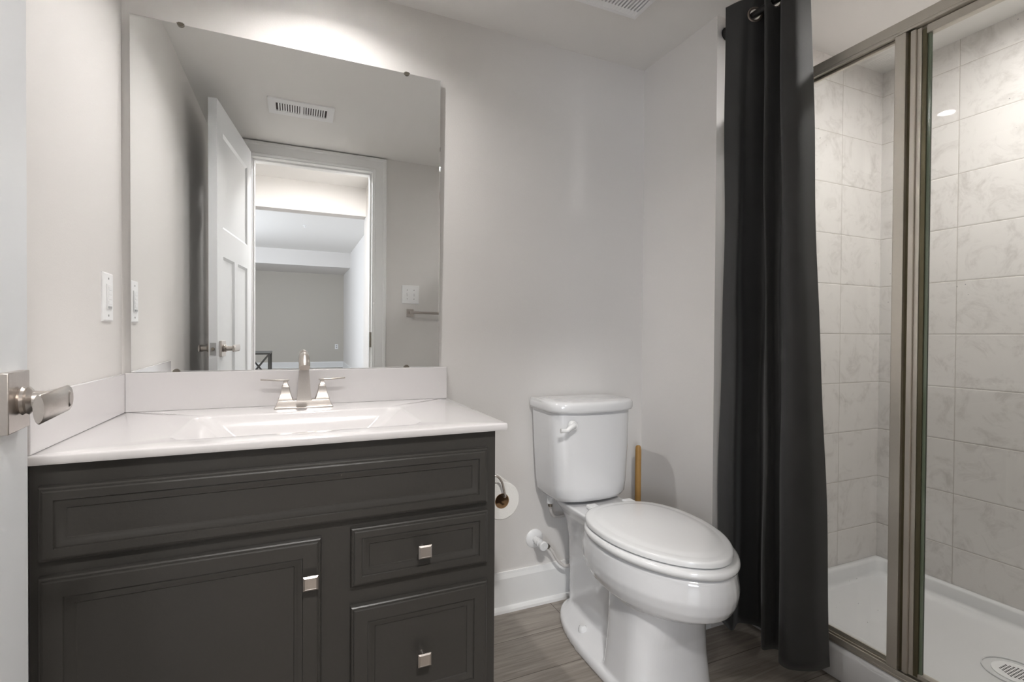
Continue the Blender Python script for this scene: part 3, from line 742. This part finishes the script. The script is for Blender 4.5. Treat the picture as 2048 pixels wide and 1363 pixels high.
for i in range(-4, 5):
    for j in range(-4, 5):
        x = (i+.5*(j % 2))*.0085; y = j*.0078
        if x*x+y*y < .036**2:
            lathe(bm, (cx+x, cy+y, .0450), (0, 0, 1), [(0, .0028), (.0004, .0028), (.0005, 0)], 8)
dh = obj_at('drain_holes', bm, 'dark', pn); dh.parent = dr; dh.location = (0, 0, 0)
bm = bmesh.new()
loft(bm, [[(cx+r_*math.cos(2*PI*i/56), cy+r_*math.sin(2*PI*i/56), z_) for i in range(56)] for r_, z_ in ((.079, .043), (.079, .0462), (.0775, .0468), (.076, .0462), (.076, .043), (.079, .043))], False, False); bmesh.ops.remove_doubles(bm, verts=bm.verts, dist=1e-6)
o = obj_at('drain_ring', bm, 'porcelain', pn, smooth=True)

# ------------------------------------------------------------------ shower enclosure
GX = 1.535
se = thing('shower_enclosure', 'framed glass shower enclosure in brushed metal standing on the pan curb', 'shower door', (GX, .7, .104))
def SE(name, bm, m, parent=None, **k):
    bmesh.ops.translate(bm, verts=bm.verts, vec=-Vector(se.location)); return obj(name, bm, m, parent or se, **k)
y0, y1 = YD+.002, SY-.002
SE('top_rail', B((GX-.020, GX+.024, y0, y1, 1.880, 1.908), (GX-.020, GX-.015, y0, y1, 1.872, 1.880), (GX+.012, GX+.024, y0, y1, 1.872, 1.880)), 'frame', bevel=.0015)
SE('bottom_track', B((GX-.018, GX+.024, y0, y1, .1045, .112), (GX-.018, GX-.013, y0, y1, .112, .126), (GX+.000, GX+.004, y0, y1, .112, .124), (GX+.018, GX+.024, y0, y1, .112, .130)), 'frame', bevel=.0008)
SE('wall_jamb', B((GX-.016, GX+.020, y1-.022, y1, .13, 1.872)), 'frame', bevel=.001)
SE('wall_jamb', B((GX-.016, GX+.020, y0, y0+.022, .13, 1.872)), 'frame', bevel=.001)
# inner fixed panel (towards the curtain)
SE('fixed_glass', B((GX+.010, GX+.015, .835, y1-.018, .125, 1.88)), 'glass')
SE('fixed_panel_stile', B((GX-.018, GX+.022, .817, .844, .127, 1.872)), 'frame', bevel=.0012)
SE('seal_strip', B((GX-.006, GX+.018, .8085, .817, .127, 1.872)), 'frame_dark')
# hinged / sliding door panel (to the right)
SE('door_stile', B((GX-.016, GX+.012, .794, .8065, .130, 1.868), (GX-.010, GX+.016, .783, .794, .130, 1.868)), 'frame', bevel=.001)
SE('magnet_strip', B((GX-.008, GX+.010, .772, .783, .132, 1.862)), 'frame_dark', bevel=.001)
SE('glass_edge_strip', B((GX-.0034, GX+.0034, .7645, .772, .132, 1.862)), 'glass_edge')
SE('door_glass', B((GX-.0028, GX+.0028, y0+.022, .7645, .140, 1.850)), 'glass')
SE('door_top_rail', B((GX-.010, GX+.012, y0+.022, .772, 1.846, 1.868)), 'frame', bevel=.001)
SE('door_bottom_rail', B((GX-.010, GX+.012, y0+.022, .772, .131, .142)), 'frame', bevel=.001)

# ------------------------------------------------------------------ curtain rod and curtain
RODX, RODZ = 1.403, 2.118
rd = thing('curtain_rod', 'black tension rod under the ceiling across the shower opening', 'curtain rod', (RODX, .69, RODZ))
bm = bmesh.new(); cyl(bm, (0, YD-.69+.001, 0), (0, SY-.69-.001, 0), .0115, n=24); obj('rod', bm, 'black_metal', rd, smooth=True)
for s_, yy in ((1, SY-.69-.001), (-1, YD-.69+.001)):
    bm = bmesh.new(); lathe(bm, (0, yy, 0), (0, -s_, 0), [(0, .022), (.004, .023), (.010, .0215), (.022, .016), (.024, .0115)], 28); obj('end_cap', bm, 'black_metal', rd, smooth=True)

top = [(1.352, 1.282), (1.366, 1.238), (1.388, 1.218), (1.403, 1.206), (1.436, 1.196), (1.452, 1.186), (1.430, 1.166), (1.385, 1.150), (1.372, 1.138), (1.398, 1.132), (1.420, 1.126), (1.418, 1.110), (1.385, 1.096), (1.369, 1.078), (1.385, 1.050), (1.449, 1.050)]
bot = [(1.385, 1.322), (1.358, 1.235), (1.420, 1.262), (1.460, 1.247), (1.478, 1.222), (1.450, 1.180), (1.385, 1.140), (1.364, 1.116), (1.385, 1.112), (1.414, 1.110), (1.424, 1.090), (1.395, 1.075), (1.368, 1.058), (1.366, 1.020), (1.420, .985), (1.484, .982)]
GROM = ((1.403, 1.206, (.42, .90, 0)), (1.405, 1.157, (-.40, .92, 0)), (1.404, 1.1305, (.25, .97, 0)), (1.403, 1.103, (-.4, .92, 0)), (1.403, 1.050, (.1, .99, 0)))
def curtain_mesh():
    bm = bmesh.new(); NS = 12
    rows = []
    levels = [k*.004 for k in range(26)] + [.10+(2.132-.10)*k/64 for k in range(1, 65)]
    nz = len(levels)-1; holes = [Vector((x, y, RODZ)) for x, y, _ in GROM]
    a = catmull([Vector((x, y, 0)) for x, y in top], NS); b = catmull([Vector((x, y, 0)) for x, y in bot], NS)
    for j in range(nz+1):
        t = levels[j]/2.132; z = 2.172-levels[j]
        k = t**.85
        row = []
        for i, (p, q) in enumerate(zip(a, b)):
            u = i/len(a)
            v = p.lerp(q, k)
            # loose drape: slow waves that grow towards the middle
            amp = .006*math.sin(PI*min(1, t*1.05))
            v.x += amp*math.sin(7*u*PI+5*t) + .002*math.sin(23*t+9*u)
            v.y += amp*.7*math.sin(5*u*PI-6*t+1)
            zz = z + (.006*math.sin(14*u+1) if j == nz else 0)
            row.append(bm.verts.new((v.x, v.y, zz)))
        rows.append(row)
    for r0, r1 in zip(rows, rows[1:]):
        for i in range(len(r0)-1):
            c_ = (r0[i].co+r1[i+1].co)/2
            if any((c_-h).length < .0205 for h in holes): continue
            bm.faces.new((r0[i], r0[i+1], r1[i+1], r1[i]))
    return bm
cu = thing('shower_curtain', 'black floor-length grommet curtain bunched at the left of the shower', 'curtain', (1.41, 1.15, .04))
bm = curtain_mesh(); bmesh.ops.translate(bm, verts=bm.verts, vec=-Vector(cu.location))
fb = obj('fabric_panel', bm, 'fabric', cu, smooth=True, angle=180)
sd = fb.modifiers.new('thick', 'SOLIDIFY'); sd.thickness = .0016
def torus(bm, c, ax, R, r, n=32, m_=10, sq=1):
    c = Vector(c); u, v = frame_from(ax); ax = Vector(ax).normalized()
    rings = []
    for i in range(n):
        a_ = 2*PI*i/n; d = u*math.cos(a_)+v*math.sin(a_)
        rings.append([c+d*(R+r*math.cos(2*PI*k/m_))+ax*r*sq*math.sin(2*PI*k/m_) for k in range(m_)])
    rings.append(rings[0]); loft(bm, rings, False, False); bmesh.ops.remove_doubles(bm, verts=bm.verts, dist=1e-6)
for (x, y, ax) in GROM:
    bm = bmesh.new(); torus(bm, (x-1.41, y-1.15, RODZ-.04), ax, .0215, .0042, sq=.6); obj('grommet', bm, 'grommet', cu, smooth=True)

# ------------------------------------------------------------------ far room furniture seen in the mirror
tbv = thing('side_table', 'dark metal X-braced side table reflected beyond the doorway', 'table', (-.50, -4.0, 0))
def bar(bm, p, q, w):
    p, q = Vector(p), Vector(q); d = (q-p); L = d.length; u, v = frame_from(d)
    loft(bm, [[c+u*a_*w+v*b_*w for a_, b_ in ((-1, -1), (1, -1), (1, 1), (-1, 1))] for c in (p, q)])
for y in (0, -.6):
    bm = bmesh.new()
    bar(bm, (-.15, y, .66), (.15, y, .26), .011); bar(bm, (-.15, y-.0, .26), (.15, y-.0, .66), .011)
    obj('cross_brace', bm, 'steel_dark', tbv)
    for x in (-.16, .16):
        bm = bmesh.new(); bar(bm, (x, y, 0), (x, y, .68), .012); obj('leg', bm, 'steel_dark', tbv)
obj('table_top', B((-.175, .175, -.615, .015, .668, .690)), 'steel_dark', tbv, bevel=.003)
sp = thing('sprinkler_head', 'small white fire sprinkler on the far room ceiling', 'sprinkler', (.126, -5.42, 2.70))
bm = bmesh.new(); lathe(bm, (0, 0, 0), (0, 0, -1), [(0, .035), (.004, .035), (.008, .02), (.01, .008), (.03, .007), (.031, 0)], 24); obj('sprinkler_body', bm, 'plate', sp, smooth=True)
bm = bmesh.new(); lathe(bm, (0, 0, -.03), (0, 0, -1), [(0, .018), (.002, .018), (.0025, 0)], 16); obj('deflector', bm, 'plate', sp)
